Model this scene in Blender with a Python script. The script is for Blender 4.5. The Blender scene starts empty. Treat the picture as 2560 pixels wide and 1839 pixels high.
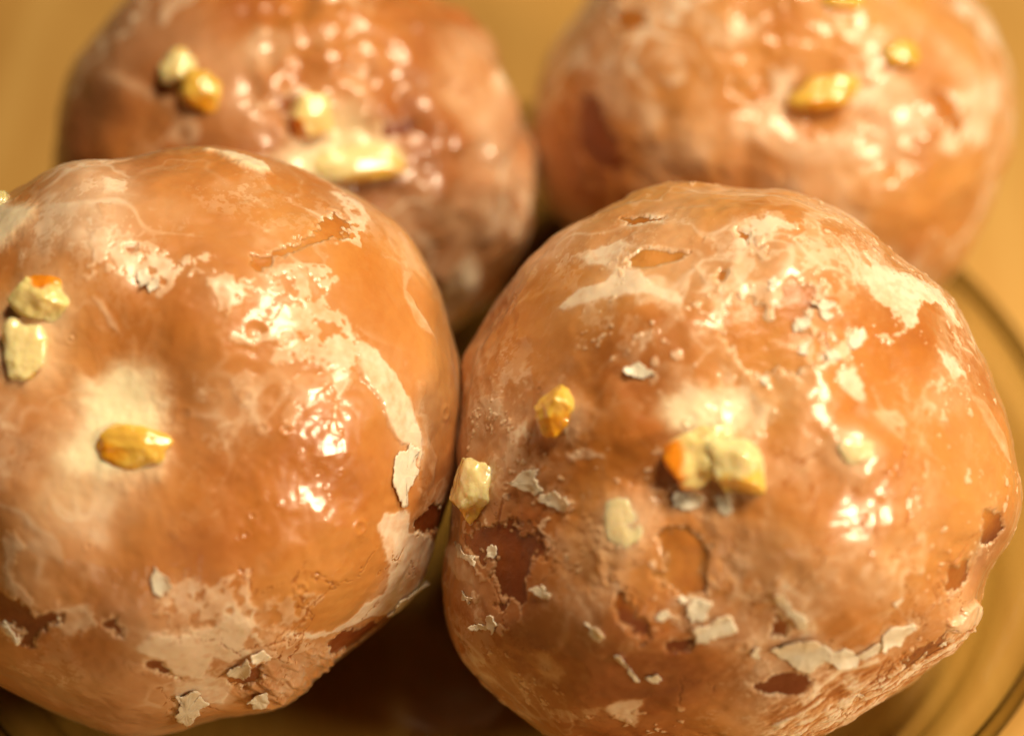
import bpy, math
import numpy as np
from mathutils import Vector, Matrix

# ------------------------------------------------------------------ camera, world, lamps, exposure
W, H = 2560.0, 1839.0                     # frame the tracing below is written in
PITCH = math.radians(42.0)
CAM_D = 0.33
FOCAL = 79.4
AIM = np.array([0.0, 0.0, 0.036])
cR = np.array([1.0, 0.0, 0.0])
cU = np.array([0.0, math.sin(PITCH), math.cos(PITCH)])
cW = np.array([0.0, -math.cos(PITCH), math.sin(PITCH)])
EYE = AIM + cW * CAM_D
FPX = FOCAL / 36.0 * W

scene = bpy.context.scene
COL = scene.collection
cam_data = bpy.data.cameras.new("camera")
cam = bpy.data.objects.new("camera", cam_data)
COL.objects.link(cam)
cam.matrix_world = Matrix(((cR[0], cU[0], cW[0], EYE[0]), (cR[1], cU[1], cW[1], EYE[1]),
                           (cR[2], cU[2], cW[2], EYE[2]), (0, 0, 0, 1)))
cam_data.lens = FOCAL
cam_data.sensor_width = 36.0
cam_data.clip_start = 0.01
cam_data.clip_end = 20.0
cam_data.dof.use_dof = True
cam_data.dof.focus_distance = 0.298
cam_data.dof.aperture_fstop = 6.2
cam_data.dof.aperture_blades = 7
scene.camera = cam

world = bpy.data.worlds.new("World")
scene.world = world
world.use_nodes = True
bg = world.node_tree.nodes["Background"]
bg.inputs["Color"].default_value = (1.0, 0.72, 0.45, 1)
bg.inputs["Strength"].default_value = 0.008


def area_lamp(name, loc, target, size, watts, color):
    d = bpy.data.lights.new(name, "AREA")
    d.shape = "DISK"
    d.size = size
    d.energy = watts
    d.color = color
    o = bpy.data.objects.new(name, d)
    COL.objects.link(o)
    o.location = loc
    o.rotation_euler = (Vector(target) - Vector(loc)).to_track_quat("-Z", "Y").to_euler()
    return o


area_lamp("key_lamp", (0.17, 0.01, 0.61), (0, 0.0, 0.03), 0.20, 4.6, (1.0, 0.77, 0.50))
area_lamp("side_lamp", (0.43, -0.28, 0.27), (0, 0.0, 0.03), 0.10, 2.3, (1.0, 0.78, 0.52))
area_lamp("fill_lamp", (-0.14, -0.95, 0.16), (0, 0, 0.045), 0.25, 0.32, (1.0, 0.80, 0.58))  # added low front fill, stands in for light bounced off the surroundings

scene.view_settings.view_transform = "Standard"
scene.view_settings.look = "None"
scene.view_settings.exposure = 0.0
scene.view_settings.gamma = 1.0
scene.view_settings.use_curve_mapping = False
scene.cycles.use_denoising = True
scene.cycles.max_bounces = 10
scene.cycles.transparent_max_bounces = 16
scene.cycles.sample_clamp_indirect = 4.0


# ------------------------------------------------------------------ noise and small maths
_rng = np.random.default_rng(11)
TAB = [_rng.random((32, 32, 32)).astype(np.float32) * 2 - 1 for _ in range(4)]
_q, _ = np.linalg.qr(_rng.normal(size=(3, 3)))
ROT = _q.astype(np.float32)


def vnoise(P, seed=0):
    t = TAB[seed % 4]
    P = P + np.float32(seed * 7.31)
    i = np.floor(P).astype(np.int32)
    f = P - i
    f = f * f * f * (f * (f * 6 - 15) + 10)
    x0, y0, z0 = (i[..., k] & 31 for k in range(3))
    x1, y1, z1 = (x0 + 1) & 31, (y0 + 1) & 31, (z0 + 1) & 31
    fx, fy, fz = f[..., 0], f[..., 1], f[..., 2]
    a = t[x0, y0, z0] * (1 - fx) + t[x1, y0, z0] * fx
    b = t[x0, y1, z0] * (1 - fx) + t[x1, y1, z0] * fx
    c = t[x0, y0, z1] * (1 - fx) + t[x1, y0, z1] * fx
    d = t[x0, y1, z1] * (1 - fx) + t[x1, y1, z1] * fx
    return (a * (1 - fy) + b * fy) * (1 - fz) + (c * (1 - fy) + d * fy) * fz


def fbm(P, freq, octaves=3, seed=0, gain=0.5):
    Q = (P * freq).astype(np.float32)
    out, amp, tot = 0, 1.0, 0.0
    for k in range(octaves):
        out = out + amp * vnoise(Q, seed + k)
        tot += amp
        amp *= gain
        Q = (Q @ ROT) * np.float32(2.03)
    return out / tot * 1.6


def sstep(a, b, x):
    t = np.clip((x - a) / (b - a), 0, 1)
    return t * t * (3 - 2 * t)


def worley_edge(P):
    """F2 - F1 for points P (n, 3), and the random height of the nearest cell"""
    i = np.floor(P).astype(np.int64)
    f1 = np.full(len(P), 9.0)
    f2 = np.full(len(P), 9.0)
    cell = np.zeros(len(P))
    for dx in (-1, 0, 1):
        for dy in (-1, 0, 1):
            for dz in (-1, 0, 1):
                j = i + (dx, dy, dz)
                h = (j[:, 0] * 73856093) ^ (j[:, 1] * 19349663) ^ (j[:, 2] * 83492791)
                off = np.stack([((h >> s) % 1021) / 1021.0 for s in (0, 5, 9)], 1)
                d = np.linalg.norm(j + off - P, axis=1)
                near = d < f1
                f2 = np.where(near, f1, np.minimum(f2, d))
                cell = np.where(near, ((h >> 3) % 509) / 509.0, cell)
                f1 = np.where(near, d, f1)
    return f2 - f1, cell


def poly_sd(A, B, poly):
    """signed distance (negative inside) of points to a closed polygon"""
    n = len(poly)
    d2 = np.full(A.shape, 1e9, np.float32)
    inside = np.zeros(A.shape, bool)
    for k in range(n):
        x0, y0 = poly[k]
        x1, y1 = poly[(k + 1) % n]
        ex, ey = x1 - x0, y1 - y0
        t = np.clip(((A - x0) * ex + (B - y0) * ey) / (ex * ex + ey * ey + 1e-12), 0, 1)
        d2 = np.minimum(d2, (A - x0 - t * ex) ** 2 + (B - y0 - t * ey) ** 2)
        if y0 != y1:
            cr = ((y0 > B) != (y1 > B)) & (A < ex * (B - y0) / (ey if ey else 1e-9) + x0)
            inside ^= cr
    d = np.sqrt(d2)
    return np.where(inside, -d, d)


VIEWS = {"full": (0, 0, 1.1288), "c1": (0, 350, .5291), "c2": (0, 1000, .5291), "c3": (1100, 420, .6437),
         "c4": (1100, 1050, .6437), "c5": (0, 0, .5952), "c6": (1250, 0, .5776)}


def tr(view, pts):
    x, y, s = VIEWS[view]
    return np.array([(x + s * a, y + s * b) for a, b in pts], float)


def ray(px):
    px = np.atleast_2d(px)
    d = -cW[None] + cR[None] * ((px[:, :1] - W / 2) / FPX) + cU[None] * ((H / 2 - px[:, 1:2]) / FPX)
    return d / np.linalg.norm(d, axis=1, keepdims=True)


# ------------------------------------------------------------------ object helpers
def tag(o, label=None, cat=None, group=None, kind=None):
    for k, v in (("label", label), ("category", cat), ("group", group), ("kind", kind)):
        if v:
            o[k] = v
    return o


def empty(name, loc):
    o = bpy.data.objects.new(name, None)
    o.empty_display_size = 0.01
    COL.objects.link(o)
    o.location = loc
    return o


def mesh_from_arrays(name, V, faces, attrs=None, smooth=True):
    """faces: list of (n, k) int arrays"""
    me = bpy.data.meshes.new(name)
    V = np.ascontiguousarray(V, np.float32)
    me.vertices.add(len(V))
    me.vertices.foreach_set("co", V.ravel())
    li = np.concatenate([f.ravel() for f in faces]).astype(np.int32)
    sizes = np.concatenate([np.full(len(f), f.shape[1]) for f in faces]).astype(np.int32)
    starts = np.concatenate([[0], np.cumsum(sizes)[:-1]]).astype(np.int32)
    me.loops.add(len(li))
    me.loops.foreach_set("vertex_index", li)
    me.polygons.add(len(sizes))
    me.polygons.foreach_set("loop_start", starts)
    me.polygons.foreach_set("loop_total", sizes)
    me.polygons.foreach_set("use_smooth", np.full(len(sizes), smooth, bool))
    for k, v in (attrs or {}).items():
        at = me.attributes.new(k, "FLOAT", "POINT")
        at.data.foreach_set("value", np.ascontiguousarray(v, np.float32))
    me.update(calc_edges=True)
    return me


def link(name, me, mat, parent=None, loc=None):
    o = bpy.data.objects.new(name, me)
    me.materials.append(mat)
    COL.objects.link(o)
    if parent is not None:
        o.parent = parent
    if loc is not None:
        o.location = loc
    return o


# ------------------------------------------------------------------ materials
def new_mat(name):
    m = bpy.data.materials.new(name)
    m.use_nodes = True
    nt = m.node_tree
    nt.nodes.clear()
    out = nt.nodes.new("ShaderNodeOutputMaterial")
    return m, nt, out


def node(nt, kind, **kw):
    n = nt.nodes.new(kind)
    for k, v in kw.items():
        if k.startswith("i_"):
            n.inputs[k[2:].replace("_", " ")].default_value = v
        else:
            setattr(n, k, v)
    return n


def noise_node(nt, scale, detail=3.0, rough=0.55, dist=0.0, vec=None):
    n = node(nt, "ShaderNodeTexNoise", i_Scale=scale, i_Detail=detail, i_Roughness=rough, i_Distortion=dist)
    if vec is not None:
        nt.links.new(vec, n.inputs["Vector"])
    return n


def ramp(nt, fac, stops):
    r = nt.nodes.new("ShaderNodeValToRGB")
    e = r.color_ramp.elements
    e[0].position, e[0].color = stops[0][0], (*stops[0][1], 1)
    e[1].position, e[1].color = stops[-1][0], (*stops[-1][1], 1)
    for p, c in stops[1:-1]:
        x = e.new(p)
        x.color = (*c, 1)
    nt.links.new(fac, r.inputs["Fac"])
    return r.outputs["Color"]


def mathn(nt, op, a, b=None, clamp=False):
    n = node(nt, "ShaderNodeMath", operation=op, use_clamp=clamp)
    for k, v in ((0, a), (1, b)):
        if v is None:
            continue
        if isinstance(v, (int, float)):
            n.inputs[k].default_value = v
        else:
            nt.links.new(v, n.inputs[k])
    return n.outputs[0]


def attr(nt, name):
    return node(nt, "ShaderNodeAttribute", attribute_name=name).outputs["Fac"]


def dough_colour(nt, co):
    n1 = noise_node(nt, 55, 4, 0.6, 0.3, co).outputs["Fac"]
    n2 = noise_node(nt, 420, 5, 0.7, 0.3, co).outputs["Fac"]
    mix = mathn(nt, "ADD", mathn(nt, "MULTIPLY", n1, 0.40), mathn(nt, "MULTIPLY", n2, 0.24))
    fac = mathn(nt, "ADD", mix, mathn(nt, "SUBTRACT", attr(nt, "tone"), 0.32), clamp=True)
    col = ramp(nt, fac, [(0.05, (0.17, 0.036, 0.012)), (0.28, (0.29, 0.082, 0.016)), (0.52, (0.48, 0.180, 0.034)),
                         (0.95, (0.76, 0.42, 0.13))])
    return col


def make_dough_mat():
    m, nt, out = new_mat("fried_dough")
    co = node(nt, "ShaderNodeTexCoord").outputs["Object"]
    col = dough_colour(nt, co)
    p = node(nt, "ShaderNodeBsdfPrincipled")
    nt.links.new(col, p.inputs["Base Color"])
    p.inputs["Roughness"].default_value = 0.33
    p.inputs["Subsurface Weight"].default_value = 0.35
    p.inputs["Subsurface Radius"].default_value = (1.0, 0.40, 0.15)
    p.inputs["Subsurface Scale"].default_value = 0.0022
    b = node(nt, "ShaderNodeBump", i_Strength=0.35, i_Distance=0.0004)
    nn = noise_node(nt, 900, 4, 0.65, 0.4, co).outputs["Fac"]
    nt.links.new(nn, b.inputs["Height"])
    nt.links.new(b.outputs["Normal"], p.inputs["Normal"])
    nt.links.new(p.outputs[0], out.inputs["Surface"])
    return m


def make_glaze_mat():
    m, nt, out = new_mat("sugar_glaze")
    co = node(nt, "ShaderNodeTexCoord").outputs["Object"]
    cover, dry, cream = attr(nt, "cover"), attr(nt, "dry"), attr(nt, "cream")
    fine = noise_node(nt, 700, 4, 0.6, 0.2, co).outputs["Fac"]
    # colour: white sugar, yellower where it has pooled thick
    mixc = node(nt, "ShaderNodeMix", data_type="RGBA")
    thin = ramp(nt, cover, [(0.10, (0.56, 0.20, 0.042)), (0.45, (0.57, 0.285, 0.115)), (0.64, (0.68, 0.43, 0.25)), (0.80, (0.80, 0.60, 0.42)), (0.93, (0.84, 0.73, 0.57))])
    nt.links.new(thin, mixc.inputs["A"])
    mixc.inputs["B"].default_value = (0.88, 0.79, 0.52, 1)
    nt.links.new(cream, mixc.inputs["Factor"])
    p = node(nt, "ShaderNodeBsdfPrincipled")
    p.inputs["Roughness"].default_value = 0.6
    p.inputs["Specular IOR Level"].default_value = 0.0
    p.inputs["Subsurface Weight"].default_value = 0.55
    p.inputs["Subsurface Radius"].default_value = (1.0, 0.6, 0.35)
    p.inputs["Subsurface Scale"].default_value = 0.0013
    a = mathn(nt, "ADD", cover, mathn(nt, "MULTIPLY", mathn(nt, "SUBTRACT", fine, 0.5), 0.16), clamp=True)
    film = node(nt, "ShaderNodeMix", data_type="RGBA")
    nt.links.new(a, film.inputs["Factor"])
    nt.links.new(dough_colour(nt, co), film.inputs["A"])
    nt.links.new(mixc.outputs["Result"], film.inputs["B"])
    nt.links.new(film.outputs["Result"], p.inputs["Base Color"])
    # wet sheen on top of everything
    b = node(nt, "ShaderNodeBump", i_Strength=0.08, i_Distance=0.0004)
    nn = noise_node(nt, 330, 5, 0.62, 0.5, co).outputs["Fac"]
    nt.links.new(nn, b.inputs["Height"])
    g = node(nt, "ShaderNodeBsdfGlossy")
    rr = mathn(nt, "ADD", mathn(nt, "MULTIPLY", dry, 0.26), 0.06)
    rr = mathn(nt, "ADD", rr, mathn(nt, "MULTIPLY", fine, 0.10))
    nt.links.new(rr, g.inputs["Roughness"])
    nt.links.new(b.outputs["Normal"], g.inputs["Normal"])
    nt.links.new(b.outputs["Normal"], p.inputs["Normal"])
    fr = node(nt, "ShaderNodeFresnel", i_IOR=1.7)
    nt.links.new(b.outputs["Normal"], fr.inputs["Normal"])
    ff = mathn(nt, "MULTIPLY", fr.outputs[0], mathn(nt, "SUBTRACT", 1.0, mathn(nt, "MULTIPLY", dry, 0.35)))
    g2 = node(nt, "ShaderNodeBsdfGlossy", i_Roughness=0.34)
    nt.links.new(b.outputs["Normal"], g2.inputs["Normal"])
    gm = node(nt, "ShaderNodeMixShader")
    gm.inputs[0].default_value = 0.6
    nt.links.new(g.outputs[0], gm.inputs[1])
    nt.links.new(g2.outputs[0], gm.inputs[2])
    top = node(nt, "ShaderNodeMixShader")
    nt.links.new(ff, top.inputs[0])
    nt.links.new(p.outputs[0], top.inputs[1])
    nt.links.new(gm.outputs[0], top.inputs[2])
    nt.links.new(top.outputs[0], out.inputs["Surface"])
    return m


def make_flake_mat():
    m, nt, out = new_mat("dry_glaze_flake")
    co = node(nt, "ShaderNodeTexCoord").outputs["Object"]
    f = noise_node(nt, 500, 4, 0.6, 0.2, co).outputs["Fac"]
    col = ramp(nt, f, [(0.3, (0.76, 0.64, 0.48)), (0.7, (0.86, 0.78, 0.62))])
    p = node(nt, "ShaderNodeBsdfPrincipled")
    nt.links.new(col, p.inputs["Base Color"])
    p.inputs["Roughness"].default_value = 0.38
    p.inputs["Subsurface Weight"].default_value = 0.3
    p.inputs["Subsurface Radius"].default_value = (1.0, 0.6, 0.35)
    p.inputs["Subsurface Scale"].default_value = 0.001
    b = node(nt, "ShaderNodeBump", i_Strength=0.4, i_Distance=0.0004)
    nt.links.new(f, b.inputs["Height"])
    nt.links.new(b.outputs["Normal"], p.inputs["Normal"])
    nt.links.new(p.outputs[0], out.inputs["Surface"])
    return m


def make_peel_mat(name, pale, deep):
    m, nt, out = new_mat(name)
    co = node(nt, "ShaderNodeTexCoord").outputs["Object"]
    f = noise_node(nt, 260, 3, 0.6, 0.3, co).outputs["Fac"]
    fac = mathn(nt, "ADD", attr(nt, "rind"), mathn(nt, "MULTIPLY", mathn(nt, "SUBTRACT", f, 0.5), 0.7), clamp=True)
    col = ramp(nt, fac, [(0.15, pale), (0.85, deep)])
    p = node(nt, "ShaderNodeBsdfPrincipled")
    nt.links.new(col, p.inputs["Base Color"])
    p.inputs["Roughness"].default_value = 0.16
    p.inputs["Subsurface Weight"].default_value = 0.8
    p.inputs["Subsurface Radius"].default_value = (1.0, 0.7, 0.3)
    p.inputs["Subsurface Scale"].default_value = 0.0015
    p.inputs["Transmission Weight"].default_value = 0.12
    p.inputs["Coat Weight"].default_value = 1.0
    p.inputs["Coat Roughness"].default_value = 0.05
    b = node(nt, "ShaderNodeBump", i_Strength=0.5, i_Distance=0.0006)
    nt.links.new(noise_node(nt, 600, 3, 0.6, 0.2, co).outputs["Fac"], b.inputs["Height"])
    nt.links.new(b.outputs["Normal"], p.inputs["Normal"])
    nt.links.new(p.outputs[0], out.inputs["Surface"])
    return m


def make_glass_mat():
    m, nt, out = new_mat("clear_plate_glass")
    lw = node(nt, "ShaderNodeLayerWeight", i_Blend=0.5)
    tcol = ramp(nt, lw.outputs["Facing"], [(0.25, (0.945, 0.94, 0.89)), (0.7, (0.70, 0.68, 0.50)), (1.0, (0.10, 0.09, 0.05))])
    tp = node(nt, "ShaderNodeBsdfTransparent")
    nt.links.new(tcol, tp.inputs["Color"])
    g = node(nt, "ShaderNodeBsdfGlossy", i_Roughness=0.06)
    sch = mathn(nt, "ADD", mathn(nt, "MULTIPLY", mathn(nt, "POWER", lw.outputs["Facing"], 5.0), 0.6), 0.025)
    mx = node(nt, "ShaderNodeMixShader")
    nt.links.new(sch, mx.inputs[0])
    nt.links.new(tp.outputs[0], mx.inputs[1])
    nt.links.new(g.outputs[0], mx.inputs[2])
    nt.links.new(mx.outputs[0], out.inputs["Surface"])
    return m


def make_rim_mat():
    m, nt, out = new_mat("thick_glass_rim")
    lw = node(nt, "ShaderNodeLayerWeight", i_Blend=0.5)
    tcol = ramp(nt, lw.outputs["Facing"], [(0.1, (0.82, 0.78, 0.60)), (0.85, (0.08, 0.08, 0.05))])
    tp = node(nt, "ShaderNodeBsdfTransparent")
    nt.links.new(tcol, tp.inputs["Color"])
    g = node(nt, "ShaderNodeBsdfGlossy", i_Roughness=0.05)
    mx = node(nt, "ShaderNodeMixShader")
    mx.inputs[0].default_value = 0.05
    nt.links.new(tp.outputs[0], mx.inputs[1])
    nt.links.new(g.outputs[0], mx.inputs[2])
    nt.links.new(mx.outputs[0], out.inputs["Surface"])
    return m


def make_wood_mat():
    m, nt, out = new_mat("pale_wood")
    co = node(nt, "ShaderNodeTexCoord").outputs["Object"]
    mp = node(nt, "ShaderNodeMapping")
    mp.inputs["Scale"].default_value = (1.0, 0.06, 1.0)
    nt.links.new(co, mp.inputs["Vector"])
    g1 = noise_node(nt, 60, 5, 0.6, 0.6, mp.outputs[0]).outputs["Fac"]
    g2 = noise_node(nt, 500, 3, 0.6, 0.2, mp.outputs[0]).outputs["Fac"]
    f = mathn(nt, "ADD", mathn(nt, "MULTIPLY", g1, 0.75), mathn(nt, "MULTIPLY", g2, 0.25))
    col = ramp(nt, f, [(0.3, (0.46, 0.25, 0.062)), (0.5, (0.55, 0.32, 0.088)), (0.7, (0.62, 0.39, 0.12))])
    p = node(nt, "ShaderNodeBsdfPrincipled")
    nt.links.new(col, p.inputs["Base Color"])
    p.inputs["Roughness"].default_value = 0.45
    p.inputs["Specular IOR Level"].default_value = 0.3
    b = node(nt, "ShaderNodeBump", i_Strength=0.1, i_Distance=0.0005)
    nt.links.new(g2, b.inputs["Height"])
    nt.links.new(b.outputs["Normal"], p.inputs["Normal"])
    nt.links.new(p.outputs[0], out.inputs["Surface"])
    return m


DOUGH, GLAZE, FLAKE, GLASS, WOOD = make_dough_mat(), make_glaze_mat(), make_flake_mat(), make_glass_mat(), make_wood_mat()
PEEL_PALE = make_peel_mat("pale_candied_peel", (0.95, 0.80, 0.42), (0.92, 0.58, 0.12))
PEEL_AMBER = make_peel_mat("amber_candied_peel", (0.84, 0.55, 0.10), (0.80, 0.36, 0.02))
PEEL_DULL = make_peel_mat("dull_candied_peel", (0.92, 0.74, 0.44), (0.90, 0.62, 0.26))
PEEL_MIX = make_peel_mat("orange_edged_candied_peel", (0.95, 0.76, 0.34), (0.88, 0.32, 0.02))

# ------------------------------------------------------------------ table and plate
TABLE_Z = -0.006
V = np.array([(-1.2, -0.9, 0), (1.2, -0.9, 0), (1.2, 1.6, 0), (-1.2, 1.6, 0)], float)
table = link("table_surface", mesh_from_arrays("table_surface", V, [np.array([[0, 1, 2, 3]])], smooth=False), WOOD, loc=(0, 0, TABLE_Z))
tag(table, kind="structure")


def lathe(profile, n=256):
    prof = np.array(profile, float)
    a = np.linspace(0, 2 * np.pi, n, endpoint=False)
    Vv = np.stack([prof[:, None, 0] * np.cos(a), prof[:, None, 0] * np.sin(a), np.repeat(prof[:, 1:2], n, 1)], -1)
    k = len(prof)
    F = []
    for i in range(k):
        j = (i + 1) % k
        s = np.arange(n)
        e = (s + 1) % n
        F.append(np.stack([i * n + s, i * n + e, j * n + e, j * n + s], 1))
    return Vv.reshape(-1, 3), F


PLATE_C = (-0.0028, 0.0145, 0.0)
plate = empty("glass_plate", (PLATE_C[0], PLATE_C[1], TABLE_Z))
tag(plate, "clear round glass plate under the four doughnuts with its dark rim edge at lower right", "plate")
# one closed profile: upper side outwards, rim, lower side back
up = [(0.0004, 0.0055), (0.066, 0.0055), (0.073, 0.0057), (0.077, 0.0066), (0.0795, 0.0092), (0.0815, 0.0108), (0.086, 0.0122), (0.0897, 0.0132)]
dn = [(0.0897, 0.0112), (0.086, 0.0098), (0.0825, 0.0075), (0.081, 0.0040), (0.079, 0.0012), (0.074, 0.0003), (0.070, 0.0003), (0.067, 0.0014), (0.0004, 0.0016)]
Vp, Fp = lathe(up + dn)
link("dish", mesh_from_arrays("dish", Vp, Fp), GLASS, plate)
rim = [(0.0908 + 0.0013 * math.cos(t), 0.0124 + 0.0013 * math.sin(t)) for t in np.linspace(0, 2 * np.pi, 14, endpoint=False)]
Vp, Fp = lathe(rim)
link("rim", mesh_from_arrays("rim", Vp, Fp), make_rim_mat(), plate)
PLATE_TOP = TABLE_Z + 0.0055


# ------------------------------------------------------------------ doughnuts
GRID_R = 0.88
GRID_T = 1.68


class Doughnut:
    def __init__(self, centre_px, cz, outline, front, n, seed, label):
        d = ray([centre_px])[0]
        self.C = EYE + d * ((cz - EYE[2]) / d[2])
        self.D = np.linalg.norm(EYE - self.C)
        self.w = (EYE - self.C) / self.D
        r = cR - self.w * (cR @ self.w)
        self.r = r / np.linalg.norm(r)
        self.u = np.cross(self.w, self.r)
        self.n, self.seed = n, seed
        o = ray(outline)
        a, b, c = o @ self.r, o @ self.u, -(o @ self.w)
        ang = np.arctan2(b, a)
        rad = self.D * np.sin(np.arctan2(np.hypot(a, b), c))
        k = np.argsort(ang)
        x = np.linspace(-np.pi, np.pi, 361)
        y = np.interp(x, ang[k], rad[k], period=2 * np.pi)[:-1]
        ker = np.exp(-0.5 * (np.arange(-9, 10) / 2.2) ** 2)
        y = np.convolve(np.concatenate([y[-9:], y, y[:9]]), ker / ker.sum(), "valid")
        self.lx, self.ly = x, np.append(y, y[0]) * 1.013
        self.Rm = float(y.mean())
        self.Rf = self.Rm * front
        self.root = empty("doughnut", (self.C[0], self.C[1], PLATE_TOP))
        tag(self.root, label, "doughnut", "glazed doughnuts on the glass plate")

    def base_R(self, th, ph):
        Rl = np.interp(ph, self.lx, self.ly)
        s = np.sin(np.minimum(th, 1.45)) / math.sin(1.45)
        back = sstep(1.75, 2.9, th)
        R = self.Rf + (Rl - self.Rf) * s ** 2.2
        return R * (1 - back) + self.Rm * 0.98 * back

    def dirs(self, th, ph):
        return (np.sin(th) * np.cos(ph))[..., None] * self.r + (np.sin(th) * np.sin(ph))[..., None] * self.u + np.cos(th)[..., None] * self.w

    def to_ab(self, px):
        """points of the photo's frame -> (theta cos phi, theta sin phi) on this doughnut"""
        d = ray(px)
        R = np.full(len(d), self.Rm)
        oc = EYE - self.C
        for _ in range(8):
            b = d @ oc
            c = oc @ oc - R ** 2
            t = -b - np.sqrt(np.maximum(b * b - c, 0))
            P = oc + d * t[:, None]
            P /= np.linalg.norm(P, axis=1, keepdims=True)
            th = np.arccos(np.clip(P @ self.w, -1, 1))
            ph = np.arctan2(P @ self.u, P @ self.r)
            R = self.base_R(th, ph)
        return np.stack([th * np.cos(ph), th * np.sin(ph)], 1)

    def grid(self):
        n = self.n
        g = np.linspace(-1, 1, n)
        X, Y = np.meshgrid(g, g, indexing="ij")
        big = np.abs(X) >= np.abs(Y)
        rr = np.where(big, np.abs(X), np.abs(Y))
        sx = np.where(X == 0, 1e-9, X)
        sy = np.where(Y == 0, 1e-9, Y)
        ph = np.where(big, np.pi / 4 * Y / sx + np.where(X < 0, np.pi, 0), np.pi / 2 - np.pi / 4 * X / sy + np.where(Y < 0, np.pi, 0))
        th = np.where(rr < GRID_R, rr / GRID_R * GRID_T, GRID_T + (rr - GRID_R) / (1 - GRID_R) * (np.pi - GRID_T))
        ph = (ph + np.pi) % (2 * np.pi) - np.pi
        return th, ph

    def begin(self):
        self.th, self.ph = self.grid()
        self.A = (self.th * np.cos(self.ph)).astype(np.float32)
        self.B = (self.th * np.sin(self.ph)).astype(np.float32)
        self.dir = self.dirs(self.th, self.ph)
        self.P = (self.dir * (self.Rm * 100)).astype(np.float32)          # centimetres
        self.R = self.base_R(self.th, self.ph)
        z = np.zeros_like(self.A)
        self.lift = z.copy()        # dough relief, cm
        self.tone = z + 0.5
        self.cover = z.copy()
        self.thick = z + 0.02       # glaze film, cm
        self.dry = z.copy()
        self.cream = z.copy()
        self.hole = z.copy()
        self.taper = z + 1.0
        self.edge = fbm(self.P, 3.2, 4, self.seed + 3, 0.6)
        self.edge2 = fbm(self.P, 9.0, 3, self.seed + 5, 0.6)

    def near(self, ab, margin):
        lo, hi = ab.min(0) - margin, ab.max(0) + margin
        return (self.A > lo[0]) & (self.A < hi[0]) & (self.B > lo[1]) & (self.B < hi[1]) & (self.th < 2.2)

    def sd(self, px, margin=0.3):
        ab = self.to_ab(px)
        m = self.near(ab, margin)
        return m, poly_sd(self.A[m], self.B[m], ab) * (self.Rm * 100)      # cm

    def dimple(self, px, rad_px, depth, sy=1.0, ang=0.0):
        ab = self.to_ab(np.array([px], float))[0]
        k = rad_px / (FPX / self.D * self.Rm)
        x, y = self.A - ab[0], self.B - ab[1]
        c, s = math.cos(math.radians(ang)), math.sin(math.radians(ang))
        x, y = x * c + y * s, (-x * s + y * c) / sy
        self.lift -= depth * np.exp(-(x * x + y * y) / (k * k))

    def film(self, px, rad_px, amount, sy=1.0, ang=0.0, field="cover"):
        ab = self.to_ab(np.array([px], float))[0]
        k = rad_px / (FPX / self.D * self.Rm)
        x, y = self.A - ab[0] + self.edge * 0.05, self.B - ab[1] + self.edge2 * 0.04
        c, s = math.cos(math.radians(ang)), math.sin(math.radians(ang))
        x, y = x * c + y * s, (-x * s + y * c) / sy
        setattr(self, field, getattr(self, field) + amount * np.exp(-((x * x + y * y) / (k * k)) ** 1.5))

    def wisps(self, amount, freq, seed, region=1.0):
        """milky veins in the thin sugar film"""
        P = self.P + 0.5 * np.stack([fbm(self.P, .9, 2, seed + k) for k in range(3)], -1)
        v = 1 - np.abs(fbm(P, freq, 3, seed + 4, .6)) * 3.2
        w = sstep(0.25, 0.95, v) * sstep(-.25, .35, fbm(self.P, .7, 2, seed + 5)) * region
        self.cover = self.cover + amount * w * (1 - sstep(.6, .9, self.cover))
        self.thick += 0.002 * w

    def lace(self, amount, freq, seed, region=1.0):
        """ragged cloudy patches where the film has dried"""
        P = self.P + 0.25 * np.stack([self.edge, self.edge2, self.edge], -1)
        w = sstep(0.12, 0.34, fbm(P, freq, 4, seed, .6)) * sstep(-.2, .3, fbm(self.P, .8, 2, seed + 2)) * region
        self.cover = self.cover + amount * w * (1 - sstep(.6, .9, self.cover))
        self.dry = np.minimum(self.dry + 0.2 * w, 1)
        self.thick += 0.001 * w

    def white(self, px, cover=0.85, soft=0.045, rag=0.12, lift=0.008, dry=0.8, holes=0.0):
        m, d = self.sd(px)
        v = d + rag * self.edge[m] + rag * 0.5 * self.edge2[m]
        k = 1 - sstep(-soft, soft, v)
        if holes:
            hl = sstep(0.62 - holes, 0.70 - holes, fbm(self.P[m], 7.0, 3, self.seed + 9, 0.6) * 0.8 + 0.35)
            k = k * (1 - hl * 0.9)
        cv = np.clip(cover * 1.07 + 0.09 * self.edge[m] + 0.08 * self.edge2[m], 0, 0.95)
        self.cover[m] = self.cover[m] * (1 - k) + cv * k
        self.dry[m] = self.dry[m] * (1 - k) + dry * k
        self.thick[m] += lift * k
        halo = (1 - k) * (1 - sstep(0.0, 0.30, v))
        self.cover[m] += 0.10 * halo * np.clip(0.5 + self.edge[m], 0, 1)

    def pool(self, px, cover=0.96, soft=0.25, cream=0.7, lift=0.04, rag=0.10):
        m, d = self.sd(px, 0.4)
        soft *= 1.7
        k = 1 - sstep(-soft, soft, d + rag * self.edge[m])
        self.cover[m] = np.maximum(self.cover[m], cover * k + self.cover[m] * (1 - k))
        self.cream[m] = np.maximum(self.cream[m], cream * k)
        self.dry[m] *= 1 - k
        self.thick[m] = self.thick[m] * (1 - 0.85 * k) + (0.02 + lift) * k

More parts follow.
